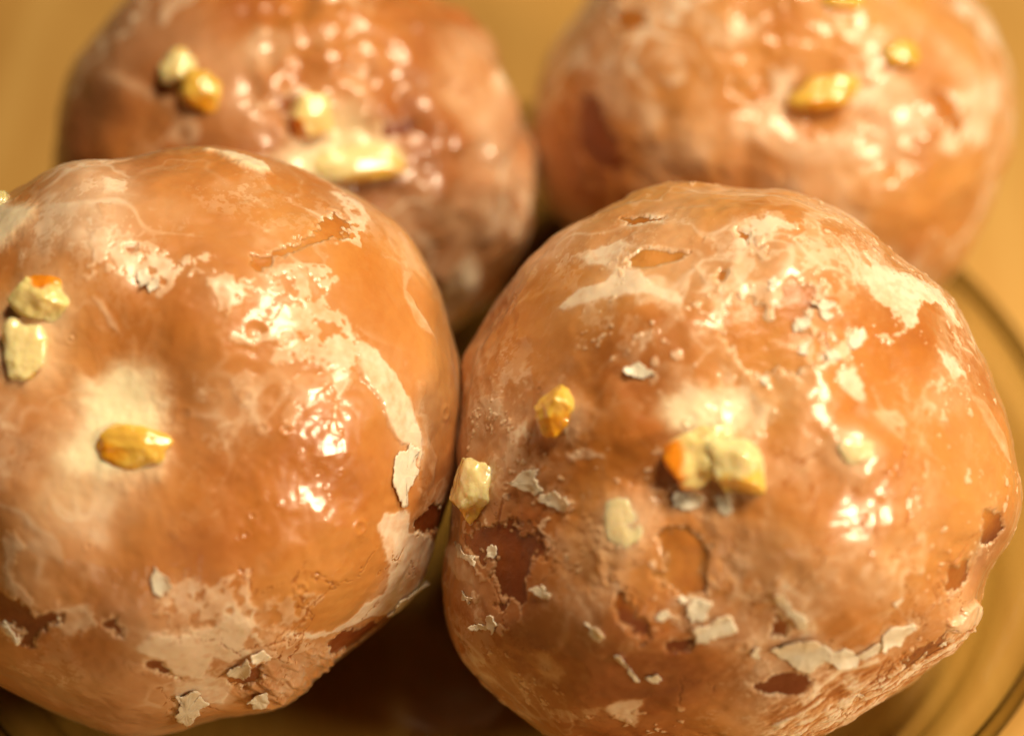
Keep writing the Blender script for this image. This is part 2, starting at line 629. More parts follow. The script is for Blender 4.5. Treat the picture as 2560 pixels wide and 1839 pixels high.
    def bare(self, px, rag=0.10, tone=0.0, sink=0.006):
        m, d = self.sd(px)
        v = d + rag * 1.5 * self.edge[m] + rag * 1.1 * self.edge2[m] + 0.012
        crust = np.exp(-((v - 0.03) / 0.045) ** 2) * sstep(-.5, .3, self.edge2[m] + self.edge[m])
        self.cover[m] = np.minimum(self.cover[m] + 0.18 * crust, 0.9)
        self.thick[m] += 0.004 * crust
        self.hole[m] = np.maximum(self.hole[m], (v < 0) * 1.0)
        self.taper[m] = np.minimum(self.taper[m], sstep(-0.005, 0.05, v))
        k = 1 - sstep(-0.08, 0.08, d)
        self.tone[m] += (tone - 0.10) * k
        self.lift[m] -= sink * k

    def rims(self, spots):
        for x, y, rp, h in spots:
            ab = self.to_ab(np.array([(x, y)], float))
            k = rp / (FPX / self.D * self.Rm)
            m = self.near(ab, k * 3)
            q = np.hypot(self.A[m] - ab[0, 0], self.B[m] - ab[0, 1]) / k + 0.12 * self.edge[m]
            g = np.exp(-q ** 4)
            self.thick[m] += h * g
            self.cover[m] = np.maximum(self.cover[m], 0.72 * g + self.cover[m] * (1 - g))
            self.dry[m] *= 1 - g

    def bubbles(self, spots):
        for x, y, rp, h in spots:
            ab = self.to_ab(np.array([(x, y)], float))
            k = rp / (FPX / self.D * self.Rm)
            m = self.near(ab, k * 3)
            q = np.hypot(self.A[m] - ab[0, 0], self.B[m] - ab[0, 1]) / k
            self.thick[m] += 0.45 * h * (np.exp(-((q - 1.0) / 0.4) ** 2) - 0.5 * np.exp(-(q / 0.6) ** 2))

    def cracks(self, px, scale, width, strength=1.0, tilt=0.0):
        m, d = self.sd(px)
        k = 1 - sstep(-0.25, 0.12, d)
        P = self.P[m] * scale + self.edge[m][:, None] * 0.18
        e, cell = worley_edge(P)
        e = e / scale
        c = 1 - sstep(width * 0.35, width, e + 0.012 * self.edge2[m])
        keep = sstep(-0.35, 0.05, fbm(self.P[m], 1.6, 2, self.seed + 21))
        c = c * k * keep
        self.cover[m] *= 1 - 0.85 * c * strength
        self.thick[m] -= 0.020 * c * strength
        self.tone[m] -= 0.30 * c * strength
        self.thick[m] += (cell - 0.5) * tilt * k

    def build(self, glaze_gap=None):
        up = np.array([0, 0, 1.0])
        n = self.n

        def place(h):
            P = self.C + self.dir * (self.R + h * 0.01)[..., None]
            # the underside settles flat on the plate
            z = P[..., 2] - PLATE_TOP
            k = 0.004
            P[..., 2] = PLATE_TOP + 0.5 * (z + np.sqrt(z * z + k * k))
            return P

        self.thick = np.maximum(self.thick, 0.003)
        hole = (self.hole > 0.5)
        # glaze thins out to the dough at the edge of every hole
        t = np.maximum(self.thick * self.taper, 0.004)
        Pd = place(self.lift)
        Pg = place(self.lift + t)
        self.top = place(self.lift + np.where(hole, 0, self.thick))
        base = np.array([self.C[0], self.C[1], PLATE_TOP])
        idx = np.arange(n * n).reshape(n, n)
        q = np.stack([idx[:-1, :-1], idx[1:, :-1], idx[1:, 1:], idx[:-1, 1:]], -1).reshape(-1, 4)
        # dough on every second grid line, a hair below the glaze
        s = 2
        sub = Pd[::s, ::s]
        k = sub.shape[0]
        ii = np.arange(k * k).reshape(k, k)
        qd = np.stack([ii[:-1, :-1], ii[1:, :-1], ii[1:, 1:], ii[:-1, 1:]], -1).reshape(-1, 4)
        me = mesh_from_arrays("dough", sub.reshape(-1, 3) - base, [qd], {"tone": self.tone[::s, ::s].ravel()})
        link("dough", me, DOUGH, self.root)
        keep = ~(hole.ravel()[q].all(1))
        rr = self.th.ravel()[q].max(1)
        keep &= rr < 2.35
        q = q[keep]
        used, inv = np.unique(q.ravel(), return_inverse=True)
        Pg = Pg.reshape(-1, 3)[used] - base
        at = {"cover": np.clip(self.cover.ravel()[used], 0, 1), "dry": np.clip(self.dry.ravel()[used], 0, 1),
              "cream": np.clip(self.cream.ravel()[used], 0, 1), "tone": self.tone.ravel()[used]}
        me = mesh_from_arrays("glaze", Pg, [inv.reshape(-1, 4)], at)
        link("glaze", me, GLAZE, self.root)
        self.base = base

    def lookup(self, ab):
        """finished surface point under (a, b), bilinear on the grid"""
        ab = np.atleast_2d(ab)
        th = np.hypot(ab[:, 0], ab[:, 1])
        ph = np.arctan2(ab[:, 1], ab[:, 0])
        rr = np.clip(np.where(th < GRID_T, th / GRID_T * GRID_R, GRID_R + (th - GRID_T) / (np.pi - GRID_T) * (1 - GRID_R)), 0, 0.999)
        p = (ph + np.pi / 4) % (2 * np.pi)
        sec = np.floor(p / (np.pi / 2)).astype(int)
        w = (p - sec * np.pi / 2) / (np.pi / 4) - 1
        X = np.where(sec == 0, rr, np.where(sec == 1, -w * rr, np.where(sec == 2, -rr, w * rr)))
        Y = np.where(sec == 0, w * rr, np.where(sec == 1, rr, np.where(sec == 2, -w * rr, -rr)))
        n = self.n
        fx, fy = (X + 1) / 2 * (n - 1), (Y + 1) / 2 * (n - 1)
        i, j = np.clip(fx.astype(int), 0, n - 2), np.clip(fy.astype(int), 0, n - 2)
        fx, fy = (fx - i)[:, None], (fy - j)[:, None]
        T = self.top
        return (T[i, j] * (1 - fx) + T[i + 1, j] * fx) * (1 - fy) + (T[i, j + 1] * (1 - fx) + T[i + 1, j + 1] * fx) * fy

    def normal(self, ab):
        e = 0.05
        p = self.lookup(np.array([ab, (ab[0] + e, ab[1]), (ab[0], ab[1] + e), (ab[0] - e, ab[1]), (ab[0], ab[1] - e)]))
        nn = np.cross(p[1] - p[3], p[2] - p[4])
        return nn / np.linalg.norm(nn)

    def flake(self, px, raise_cm=0.02, curl=0.10, thick=0.015, rng=None):
        """a thin broken chip of dried glaze lying on the surface"""
        rng = rng or np.random.default_rng(int(abs(px[0][0] * 13 + px[0][1] * 7)))
        ab = self.to_ab(px)
        pts = [p for p in ab]
        for lev in range(5):                       # ragged broken outline: midpoints pushed sideways
            new = []
            for k in range(len(pts)):
                a, b = pts[k], pts[(k + 1) % len(pts)]
                L = np.linalg.norm(b - a)
                new.append(a)
                if L > 0.007:
                    new.append((a + b) / 2 + np.array([-(b - a)[1], (b - a)[0]]) * rng.normal(0, 0.15))
            pts = new
        pts = np.array(pts)
        c = ab.mean(0)
        rings = [0.0, 0.3, 0.55, 0.75, 0.9, 1.0]
        n = len(pts)
        P2 = np.concatenate([c[None]] + [c + (pts - c) * s for s in rings[1:]])
        S = self.lookup(P2)
        out = S - self.C
        out /= np.linalg.norm(out, axis=1, keepdims=True)
        lift = np.full(len(P2), raise_cm)
        way = rng.normal(size=2)
        way /= np.linalg.norm(way)
        rel = (P2 - c) @ way / (np.abs((pts - c) @ way).max() + 1e-6)
        lift += curl * np.maximum(rel, 0) ** 2 * min(1.0, np.abs(pts - c).max() / 0.07)
        lift += 0.008 * vnoise((P2[:, :, None] * 30).repeat(2, 2)[:, :, 0][:, [0, 1, 0]].astype(np.float32), 2)
        top = S + out * (lift * 0.01)[:, None]
        bot = S + out * ((lift - thick) * 0.01)[:, None]
        N = len(P2)
        tri, quad = [], []
        s = np.arange(n)
        e = (s + 1) % n
        tri.append(np.stack([np.zeros(n, int), 1 + s, 1 + e], 1))
        for k in range(len(rings) - 2):
            o1, o2 = 1 + k * n, 1 + (k + 1) * n
            quad.append(np.stack([o1 + s, o2 + s, o2 + e, o1 + e], 1))
        oL = 1 + (len(rings) - 2) * n
        tri.append(tri[0][:, ::-1] + N)
        quad += [x[:, ::-1] + N for x in list(quad)]
        quad.append(np.stack([oL + s, N + oL + s, N + oL + e, oL + e], 1))
        mid = top.mean(0)
        me = mesh_from_arrays("glaze_flake", np.concatenate([top, bot]) - mid, tri + quad)
        link("glaze_flake", me, FLAKE, self.root, tuple(mid - self.base))

    def peel(self, px, size_px, mat, label, thick=0.7, turn=0.0, sink=0.35, rind_dir=(0, -1, 0.0), seed=0, box=3.2, group=None):
        """a chunk of candied peel set into the glaze: size in the frame's pixels, turn in degrees"""
        ab = self.to_ab(np.array([px], float))[0]
        pos = self.lookup(ab)[0]
        nn = self.normal(ab)
        ax = self.r - nn * (self.r @ nn)
        ax /= np.linalg.norm(ax)
        ay = np.cross(nn, ax)
        c, s = math.cos(math.radians(turn)), math.sin(math.radians(turn))
        ax, ay = ax * c + ay * s, -ax * s + ay * c
        scale = self.D / FPX
        hx, hy = size_px[0] * scale * 0.53, size_px[1] * scale * 0.53
        hz = thick * min(hx, hy)
        k = 26
        g = np.linspace(-1, 1, k)
        verts, faces = [], []
        for axis in range(3):
            for sg in (-1, 1):
                a, b = np.meshgrid(g, g, indexing="ij")
                f = np.full_like(a, sg)
                tri = [a, b]
                tri.insert(axis, f)
                o = len(verts) * k * k
                verts.append(np.stack(tri, -1).reshape(-1, 3))
                ii = np.arange(k * k).reshape(k, k) + o
                q = np.stack([ii[:-1, :-1], ii[1:, :-1], ii[1:, 1:], ii[:-1, 1:]], -1).reshape(-1, 4)
                if (sg > 0) == (axis == 1):
                    q = q[:, ::-1]
                faces.append(q)
        v = np.concatenate(verts)
        r = (np.abs(v) ** box).sum(1) ** (1 / box)
        v = v / r[:, None]
        key = np.round(v * 4000).astype(int)
        _, first, inv = np.unique(key, axis=0, return_index=True, return_inverse=True)
        v = v[first]
        inv = np.asarray(inv).ravel()
        faces = [inv[f] for f in faces]
        q32 = v.astype(np.float32)
        nz = fbm(q32, 1.1, 2, 40 + seed) * 0.17 + fbm(q32, 3.0, 3, 50 + seed) * 0.045
        pr = np.random.default_rng(700 + seed)
        for _ in range(6):
            cn = pr.normal(size=3)
            cn /= np.linalg.norm(cn)
            ex = np.maximum(0, v @ cn - pr.uniform(0.72, 0.92))
            v = v - 0.9 * ex[:, None] * cn
        sink = min(0.78, sink + 0.13)
        rd = np.array(rind_dir, float)
        rind = sstep(0.15, 0.75, q32 @ rd + 0.35 * fbm(q32, 1.3, 2, 60 + seed))
        v = v * (1 + nz)[:, None] * np.array([hx, hy, hz])
        world = v[:, :1] * ax + v[:, 1:2] * ay + v[:, 2:] * nn
        o_pos = pos + nn * hz * (1 - 2 * sink)
        me = mesh_from_arrays("candied_peel", world, faces, {"rind": rind})
        o = link("candied_peel", me, mat, None, tuple(o_pos))
        tag(o, label, "candied peel", group or "pieces of candied peel on the doughnuts")
        return o


# ---------------------------------------------------------------- outlines (traced on the frame)
OUT_FL = tr("full", [(60, 430), (130, 385), (180, 368), (270, 360), (350, 348), (450, 345), (560, 360), (640, 385), (740, 430), (830, 480),
                     (890, 540), (930, 600), (965, 660), (990, 730), (1010, 800), (1020, 870), (1008, 960), (995, 1050), (972, 1130),
                     (945, 1200), (925, 1265), (880, 1320), (830, 1370), (770, 1430), (700, 1500), (650, 1550), (600, 1572), (540, 1580),
                     (470, 1588), (400, 1603), (280, 1610), (200, 1590), (100, 1560), (0, 1515), (-120, 1430), (-200, 1250), (-225, 1000),
                     (-190, 750), (-90, 560)])
OUT_FR = tr("full", [(1030, 830), (1040, 790), (1075, 730), (1110, 660), (1150, 610), (1200, 560), (1260, 505), (1330, 470), (1400, 440),
                     (1480, 418), (1560, 412), (1640, 415), (1740, 425), (1800, 440), (1880, 480), (1930, 520), (1970, 560), (2040, 610),
                     (2100, 660), (2128, 700), (2160, 760), (2195, 830), (2220, 890), (2235, 950), (2247, 1010), (2258, 1080), (2256, 1130),
                     (2238, 1180), (2212, 1230), (2180, 1285), (2165, 1330), (2145, 1380), (2105, 1430), (2050, 1470), (2000, 1520),
                     (1920, 1570), (1850, 1608), (1760, 1640), (1600, 1660), (1400, 1655), (1230, 1625), (1150, 1565), (1080, 1500),
                     (1040, 1460), (1015, 1400), (1008, 1330), (1005, 1250), (1012, 1190), (1015, 1130), (1012, 1050), (1018, 950)])
OUT_BL = tr("full", [(120, 390), (125, 330), (140, 280), (155, 220), (180, 150), (215, 90), (260, 30), (300, -10), (400, -70), (560, -105),
                     (700, -100), (820, -70), (930, -20), (1010, 30), (1070, 80), (1105, 140), (1135, 200), (1157, 270), (1167, 350),
                     (1167, 450), (1155, 510), (1125, 580), (1090, 640), (1045, 690), (1000, 732), (900, 770), (750, 790), (600, 775),
                     (400, 720), (230, 600), (150, 490)])
OUT_BR = tr("full", [(1170, 330), (1178, 270), (1190, 200), (1215, 150), (1250, 90), (1290, 30), (1330, -30), (1420, -110), (1550, -155),
                     (1700, -170), (1880, -150), (2030, -80), (2130, 0), (2190, 80), (2222, 150), (2228, 230), (2218, 300), (2195, 400),
                     (2165, 480), (2130, 560), (2080, 620), (1950, 685), (1750, 710), (1550, 665), (1400, 590), (1260, 500), (1210, 445),
                     (1183, 390)])

N_FRONT, N_BACK = 900, 460
FL = Doughnut((395 * 1.1288, 978 * 1.1288), 0.038, OUT_FL, 0.93, N_FRONT, 1,
              "glossy glazed doughnut at lower left with a cream filled dimple and smooth bubbly glaze")
FR = Doughnut((1634 * 1.1288, 1036 * 1.1288), 0.037, OUT_FR, 0.93, N_FRONT, 2,
              "glazed doughnut at lower right, most cracked, with many loose white glaze flakes")
BL = Doughnut((645 * 1.1288, 342 * 1.1288), 0.033, OUT_BL, 0.90, N_BACK, 3,
              "blurred bumpy doughnut at upper left with many small sparkling highlights")
BR = Doughnut((1700 * 1.1288, 268 * 1.1288), 0.033, OUT_BR, 0.90, N_BACK, 4,
              "blurred pale glazed doughnut at upper right with a bare spot in the middle")

# ---------------------------------------------------------------- front left
d = FL
d.begin()
d.lift += 0.10 * fbm(d.P, 0.55, 2, 5) + 0.018 * fbm(d.P, 2.2, 3, 6)
d.dimple((300, 985), 200, 0.52, 1.25)
d.dimple((60, 815), 170, 0.14)
d.dimple((640, 830), 55, 0.05)
d.tone += 0.20 * fbm(d.P, 0.6, 2, 9)
d.film((400, 800), 90, -0.12, 1.6, -50)
d.film((560, 1100), 120, -0.12, 1.0, 0, "tone")
d.film((60, 1150), 120, -0.12, 1.0, 0, "tone")
d.film((300, 1720), 420, -0.26, 0.6, 0, "tone")  # lower side: shade painted into the dough tone, with a redder brown
d.film((850, 1180), 230, 0.10, 1.6, 10, "tone")
d.film((560, 520), 300, 0.10, 0.6, 0, "tone")
d.cover += 0.46 + 0.20 * fbm(d.P, 0.7, 2, 12) + 0.03 * fbm(d.P, 4.0, 2, 13)
d.film((820, 1170), 220, -0.26, 1.5, 10)
d.film((820, 1500), 130, -0.25, 0.9, 0)
d.film((620, 1380), 160, -0.16, 1.2, 0)
d.film((860, 640), 90, -0.22)
d.film((950, 760), 110, -0.14, 1.8, 20)
d.film((1070, 900), 70, -0.10, 2.5, 10)
d.film((650, 500), 240, -0.10, 0.5)
d.film((140, 1250), 200, 0.16, 1.4)
d.film((150, 1700), 260, 0.06, 0.5)
d.film((230, 560), 180, 0.14)
d.wisps(0.16, 0.9, 101)
d.lace(0.20, 3.0, 105, 0.7)
W_ = d.white
W_(tr("c1", [(430, 440), (520, 430), (560, 480), (700, 490), (760, 530), (860, 545), (980, 530), (1000, 560), (900, 590), (1000, 620), (960, 650),
             (830, 650), (720, 700), (690, 680), (640, 640), (560, 620), (480, 600), (400, 630), (420, 540)]), 0.78, holes=0.08)
W_(tr("c1", [(960, 640), (1240, 640), (1260, 700), (1180, 760), (1120, 770), (1040, 810), (1030, 760), (970, 700)]), 0.72, holes=0.1)
W_(tr("c1", [(1270, 620), (1400, 580), (1550, 600), (1590, 680), (1540, 760), (1640, 870), (1680, 960), (1660, 1100), (1600, 1220), (1540, 1180),
             (1550, 1100), (1480, 1050), (1340, 1060), (1280, 1040), (1300, 960), (1200, 960), (1100, 930), (1220, 880), (1290, 870), (1330, 800),
             (1250, 720)]), 0.74, holes=0.12, dry=0.3)
W_(tr("c1", [(1520, 560), (1620, 490), (1690, 510), (1740, 380), (1680, 300), (1560, 240), (1540, 260), (1620, 340), (1640, 440), (1600, 500),
             (1530, 530)]), 0.75, holes=0.08)
W_(tr("c1", [(1660, 960), (1760, 1000), (1830, 1090), (1880, 1180), (1920, 1270), (1960, 1380), (1975, 1480), (1950, 1540), (1930, 1450),
             (1870, 1440), (1820, 1360), (1780, 1250), (1700, 1120)]), 0.82, rag=0.05, dry=0.1, lift=0.03)
W_(tr("c1", [(1100, 1130), (1200, 1110), (1170, 1190), (1120, 1180)]), 0.7)
W_(tr("c1", [(1380, 1110), (1540, 1130), (1460, 1240), (1400, 1260), (1380, 1330), (1340, 1380), (1360, 1280)]), 0.6, dry=0.1)
W_(tr("c1", [(1560, 1230), (1600, 1230), (1580, 1330), (1600, 1400), (1550, 1390)]), 0.65, dry=0.1)
W_(tr("c1", [(1880, 620), (1930, 640), (1900, 720), (2000, 860), (2040, 960), (1960, 900), (1890, 760)]), 0.6, rag=0.05)
W_(tr("c1", [(1950, 1150), (1975, 1160), (1960, 1300), (2040, 1500), (2020, 1606), (1990, 1500), (1940, 1320)]), 0.6, rag=0.05)
W_(tr("c1", [(490, 215), (600, 210), (590, 270), (500, 270)]), 0.8)
W_(tr("c1", [(480, 340), (530, 330), (530, 390), (500, 400)]), 0.7)
W_(tr("c1", [(430, 730), (470, 740), (545, 870), (500, 840)]), 0.7, rag=0.04)
W_(tr("c1", [(300, 130), (420, 115), (640, 90), (600, 120), (400, 180), (260, 190)]), 0.68)
d.pool(tr("c1", [(960, 75), (1080, 82), (1180, 105), (1250, 140), (1290, 170), (1200, 150), (1090, 115)]), .9, .05, .6, .06)
W_(tr("c1", [(1230, 400), (1310, 390), (1300, 440), (1240, 470)]), 0.6, holes=0.1)
W_(tr("c2", [(1780, 520), (1900, 510), (1920, 610), (2020, 640), (2030, 690), (2000, 760), (1980, 850), (1900, 920), (1830, 980), (1740, 1010),
             (1650, 1070), (1560, 1100), (1420, 1120), (1330, 1110), (1360, 1080), (1560, 1070), (1640, 1030), (1700, 940), (1790, 900), (1820, 790),
             (1800, 690), (1750, 580)]), 0.8, rag=0.07)
W_(tr("c2", [(740, 920), (860, 820), (1000, 850), (1100, 780), (1180, 770), (1200, 900), (1230, 1060), (1290, 1100), (1240, 1160), (1100, 1100),
             (720, 1080), (760, 1000)]), 0.7, holes=0.2, rag=0.12)
W_(tr("c2", [(1240, 900), (1300, 960), (1420, 880), (1500, 900), (1430, 960), (1380, 1050), (1300, 1060), (1240, 1000)]), 0.66, holes=0.12, rag=0.12)
W_(tr("c2", [(640, 1150), (720, 1080), (1010, 1060), (1100, 960), (1170, 1010), (1200, 1080), (1150, 1150), (1190, 1200), (1080, 1240), (1000, 1200),
             (960, 1330), (820, 1300), (780, 1210), (660, 1170)]), 0.86, rag=0.07)
W_(tr("c2", [(830, 1340), (980, 1310), (1070, 1330), (1100, 1380), (1060, 1450), (960, 1440), (900, 1510), (840, 1500), (820, 1400)]), 0.8, rag=0.05)
W_(tr("c2", [(1290, 1060), (1420, 1110), (1500, 1150), (1400, 1200), (1250, 1230), (1240, 1150)]), 0.66, rag=0.1, holes=0.1)
W_(tr("c2", [(1250, 1290), (1400, 1240), (1560, 1160), (1580, 1200), (1420, 1300), (1350, 1420), (1270, 1430)]), 0.6, rag=0.12, holes=0.08)
W_(tr("c2", [(0, 670), (90, 650), (140, 700), (80, 730), (40, 800), (100, 870), (200, 960), (230, 990), (160, 980), (60, 940), (0, 890)]), 0.72)
W_(tr("c2", [(280, 960), (400, 950), (470, 1000), (460, 1060), (330, 1100), (270, 1060)]), 0.72)
W_(tr("c2", [(0, 1040), (40, 1050), (100, 1110), (110, 1140), (60, 1130), (0, 1100)]), 0.8)
W_(tr("c2", [(610, 1220), (700, 1230), (700, 1270), (640, 1270)]), 0.65)
d.pool(tr("c1", [(480, 1040), (600, 1010), (690, 1050), (745, 1130), (760, 1260), (750, 1400), (700, 1560), (450, 1620), (280, 1600), (240, 1500),
                 (330, 1350), (320, 1250), (350, 1120)]), 0.97, 0.20, 0.85)
d.pool(tr("c2", [(260, 150), (420, 180), (440, 300), (500, 340), (480, 440), (330, 520), (220, 480), (230, 320)]), 0.72, 0.35, 0.5, 0.02)
d.pool(tr("c1", [(-80, 260), (60, 320), (190, 350), (110, 440), (0, 540), (-80, 560)]), 0.9, 0.12, 0.55, 0.06)
d.pool(tr("c1", [(0, 740), (200, 700), (330, 800), (260, 950), (190, 1080), (60, 1120), (-60, 1060), (-60, 800)]), 0.62, 0.3, 0.3, 0.02)
d.bare(tr("c1", [(590, 500), (640, 490), (630, 520), (600, 520)]), 0.03)
d.bare(tr("c2", [(490, 1010), (540, 1000), (600, 1060), (590, 1100), (540, 1090), (490, 1040)]), 0.05, -0.05)
d.bare(tr("c2", [(-60, 900), (60, 950), (160, 990), (230, 1000), (280, 990), (270, 1040), (190, 1130), (170, 1170), (110, 1150), (90, 1090), (40, 1050), (-60, 1030)]),
       0.08, -0.22)
d.bare(tr("c2", [(690, 1210), (760, 1220), (830, 1310), (850, 1320), (760, 1300), (700, 1250)]), 0.05, -0.16)
d.bare(tr("c2", [(1930, 560), (2030, 480), (2100, 470), (2060, 600), (2000, 630), (1930, 600)]), 0.08, -0.05)
d.bare(tr("c2", [(1640, 1080), (1760, 1030), (1850, 990), (1830, 1040), (1700, 1150), (1560, 1220), (1560, 1150)]), 0.10, -0.22)
d.bare(tr("c2", [(1110, 1340), (1200, 1290), (1260, 1250), (1240, 1330), (1160, 1390)]), 0.10, -0.2)
d.bare(tr("c1", [(1510, 370), (1570, 350), (1640, 390), (1620, 470), (1540, 480), (1290, 560), (1230, 600), (1200, 540), (1330, 500), (1500, 440)]), 0.10, 0.04)
rg = np.random.default_rng(5)
bub = [(885, 1312, 17, .03), (660, 1070, 13, .02), (460, 1030, 20, .02), (216, 1370, 9, .02), (740, 1457, 14, .03), (640, 830, 30, .025),
       (716, 853, 24, .02), (715, 1073, 14, .03), (632, 1290, 10, .02), (614, 1335, 9, .02), (160, 828, 8, -.03), (620, 990, 16, .02),
       (750, 700, 16, .01), (800, 690, 15, .01), (1100, 1035, 18, .02)]
bub += [(rg.uniform(150, 900), rg.uniform(1050, 1450), rg.uniform(4, 8), rg.uniform(.006, .016)) for _ in range(60)]
bub += [(rg.uniform(600, 1000), rg.uniform(650, 1100), rg.uniform(4, 8), rg.uniform(.002, .005)) for _ in range(14)]
d.bubbles(bub)
d.cracks(tr("c2", [(1150, 700), (2050, 600), (1990, 900), (1500, 1300), (1280, 1450), (800, 1520), (700, 1250), (900, 1000)]), 0.9, 0.02, 0.9)
# creased skin low on the right
m, dd = d.sd(tr("c2", [(1250, 1250), (1600, 1100), (1850, 980), (1800, 1100), (1450, 1380), (1250, 1460), (1100, 1400)]))
k = 1 - sstep(-0.2, 0.2, dd)
ab = d.to_ab(np.array([(700, 1700), (900, 1560)], float))
e = (ab[1] - ab[0]) / np.linalg.norm(ab[1] - ab[0])
s1 = (d.A[m] * e[0] + d.B[m] * e[1]) * 4
s2 = (-d.A[m] * e[1] + d.B[m] * e[0]) * 4
q = np.stack([s1 * 3.2 + s2 * 1.5, s2 * 0.9 - s1 * .5, s2 * 0], -1).astype(np.float32)
d.thick[m] += 0.05 * k * fbm(q, 2.0, 3, 30)
d.thick += 0.0025 * fbm(d.P, 4.0, 3, 14)
d.rims([(100, 760, 95, .05), (55, 870, 90, .05), (325, 1118, 105, .05)])
d.build()
for px, rc, cl in [(tr("c2", [(730, 775), (745, 800), (770, 815), (815, 865), (800, 890), (760, 912), (725, 890)]), .03, .08),
                   (tr("c2", [(1860, 240), (1950, 230), (1945, 330), (1910, 400), (1890, 490), (1850, 470), (1820, 390), (1835, 310)]), .03, .05),
                   (tr("c1", [(640, 650), (690, 600), (700, 620), (655, 690)]), .04, .10),
                   (tr("c1", [(690, 660), (740, 640), (730, 690), (700, 705)]), .03, .10),
                   (tr("c2", [(1960, 830), (1985, 840), (1900, 940), (1800, 1000), (1850, 930)]), .04, .10),
                   (tr("c2", [(1160, 1420), (1260, 1390), (1270, 1420), (1190, 1450)]), .05, .08),
                   (tr("c2", [(1180, 1190), (1240, 1170), (1270, 1215), (1200, 1240)]), .05, .10),
                   (tr("c2", [(830, 1400), (930, 1380), (920, 1480), (880, 1510), (835, 1500)]), .05, .08),
                   (tr("c2", [(1070, 1290), (1160, 1210), (1180, 1240), (1110, 1320)]), .05, .12),
                   (tr("c2", [(20, 1040), (60, 1080), (110, 1130), (100, 1140), (40, 1100)]), .04, .10)]:
    d.flake(px, rc, cl)
d.peel((100, 742), (118, 92), PEEL_MIX, "yellow peel piece with an orange back edge, upper of the pair at the left edge",
       0.7, -25, 0.25, (-0.4, 0.8, -.2), 1)
d.peel((52, 868), (92, 120), PEEL_PALE, "whitish translucent peel piece below the orange edged one, at the left edge of the photo", 0.6, -8, 0.3, (0, -.3, -.6), 2)
d.peel((325, 1118), (160, 88), PEEL_AMBER, "amber oval peel piece half sunk in the white cream of the dimple", 0.75, -8, 0.42, (-.8, -.5, -.2), 3, 2.4)
d.peel((0, 525), (70, 90), PEEL_PALE, "pale yellow peel piece cut off by the left edge near the top of the doughnut", 0.7, 10, 0.35, (0, .7, 0), 4)

# ---------------------------------------------------------------- front right
d = FR
d.begin()
d.lift += 0.10 * fbm(d.P, 0.55, 2, 25) + 0.030 * fbm(d.P, 1.9, 3, 26)
d.dimple((1830, 1000), 190, 0.24, 0.8)
d.dimple((1950, 850), 150, 0.10, 0.8)
d.dimple((1260, 1420), 130, 0.15, 1.3)
d.dimple((1720, 1240), 120, 0.10, 0.5)
d.dimple((2450, 1390), 70, 0.12, 2.0, -20)
d.dimple((1520, 1540), 200, -0.16, 0.6, 10)
d.dimple((2045, 1340), 200, -0.38)
d.dimple((2190, 1130), 90, -0.10)
d.dimple((1510, 1060), 110, -0.05)
d.dimple((1980, 1620), 160, 0.08, 0.4, 15)
d.tone += 0.20 * fbm(d.P, 0.6, 2, 29)
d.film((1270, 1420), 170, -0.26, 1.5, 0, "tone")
d.film((1500, 1700), 420, -0.28, 0.6, 0, "tone")  # shaded underside darkened in the tone, towards red-brown
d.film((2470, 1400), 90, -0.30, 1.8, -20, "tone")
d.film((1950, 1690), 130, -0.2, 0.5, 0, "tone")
d.film((1850, 640), 320, 0.10, 0.7, 0, "tone")
d.film((1720, 1390), 80, 0.06, 1.3, 0, "tone")
d.film((1180, 1100), 80, -0.10, 2.5, 0, "tone")
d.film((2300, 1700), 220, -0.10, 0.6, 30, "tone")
d.cover += 0.44 + 0.20 * fbm(d.P, 0.8, 2, 32) + 0.04 * fbm(d.P, 4.0, 2, 33)
d.film((2210, 900), 140, -0.30, 1.8, -35)
d.film((1520, 960), 130, -0.22, 0.6, 10)
d.film((1560, 1110), 140, -0.22, 0.5, 10)
d.film((1930, 560), 200, -0.14, 0.6)
d.film((1380, 1300), 120, -0.18, 0.6)
d.film((1900, 1300), 90, -0.12, 2)
d.film((1500, 1700), 330, -0.12, 0.6)
d.film((2080, 1450), 180, 0.06)
d.film((1310, 800), 170, 0.10, 1.6, -30)
d.wisps(0.20, 1.1, 111)
d.lace(0.17, 1.8, 115)
d.lace(0.10, 4.5, 119)
W_ = d.white
W_(tr("c3", [(450, 540), (540, 470), (640, 440), (680, 380), (760, 390), (830, 450), (940, 500), (940, 530), (860, 510), (720, 500), (600, 520), (480, 545)]), 0.88, rag=.06)
W_(tr("c3", [(540, 330), (620, 290), (700, 260), (730, 290), (690, 340), (680, 390), (620, 370), (560, 370)]), 0.8, rag=.07)
W_(tr("c3", [(1190, 230), (1270, 200), (1350, 260), (1290, 280), (1230, 300)]), 0.85)
W_(tr("c3", [(1080, 240), (1140, 240), (1200, 300), (1150, 290)]), 0.7)
W_(tr("c3", [(1100, 430), (1130, 410), (1200, 460), (1180, 490), (1120, 460), (1090, 500)]), 0.8)
W_(tr("c3", [(990, 370), (1030, 380), (1060, 470), (1030, 470)]), 0.75)
W_(tr("c3", [(1640, 350), (1720, 400), (1830, 440), (1930, 470), (2000, 560), (2020, 600), (1950, 540), (1880, 520), (1850, 600), (1800, 660), (1800, 560),
             (1700, 500), (1640, 440)]), 0.84)
W_(tr("c3", [(1640, 350), (1560, 290), (1590, 330), (1660, 390)]), 0.6)
W_(tr("c3", [(920, 70), (1100, 80), (1300, 110), (1440, 160), (1560, 210), (1500, 200), (1300, 125), (1000, 90)]), 0.62, rag=.05)
W_(tr("c3", [(1400, 200), (1480, 170), (1560, 200), (1500, 200), (1450, 240), (1480, 300), (1430, 290)]), 0.6, rag=.05)
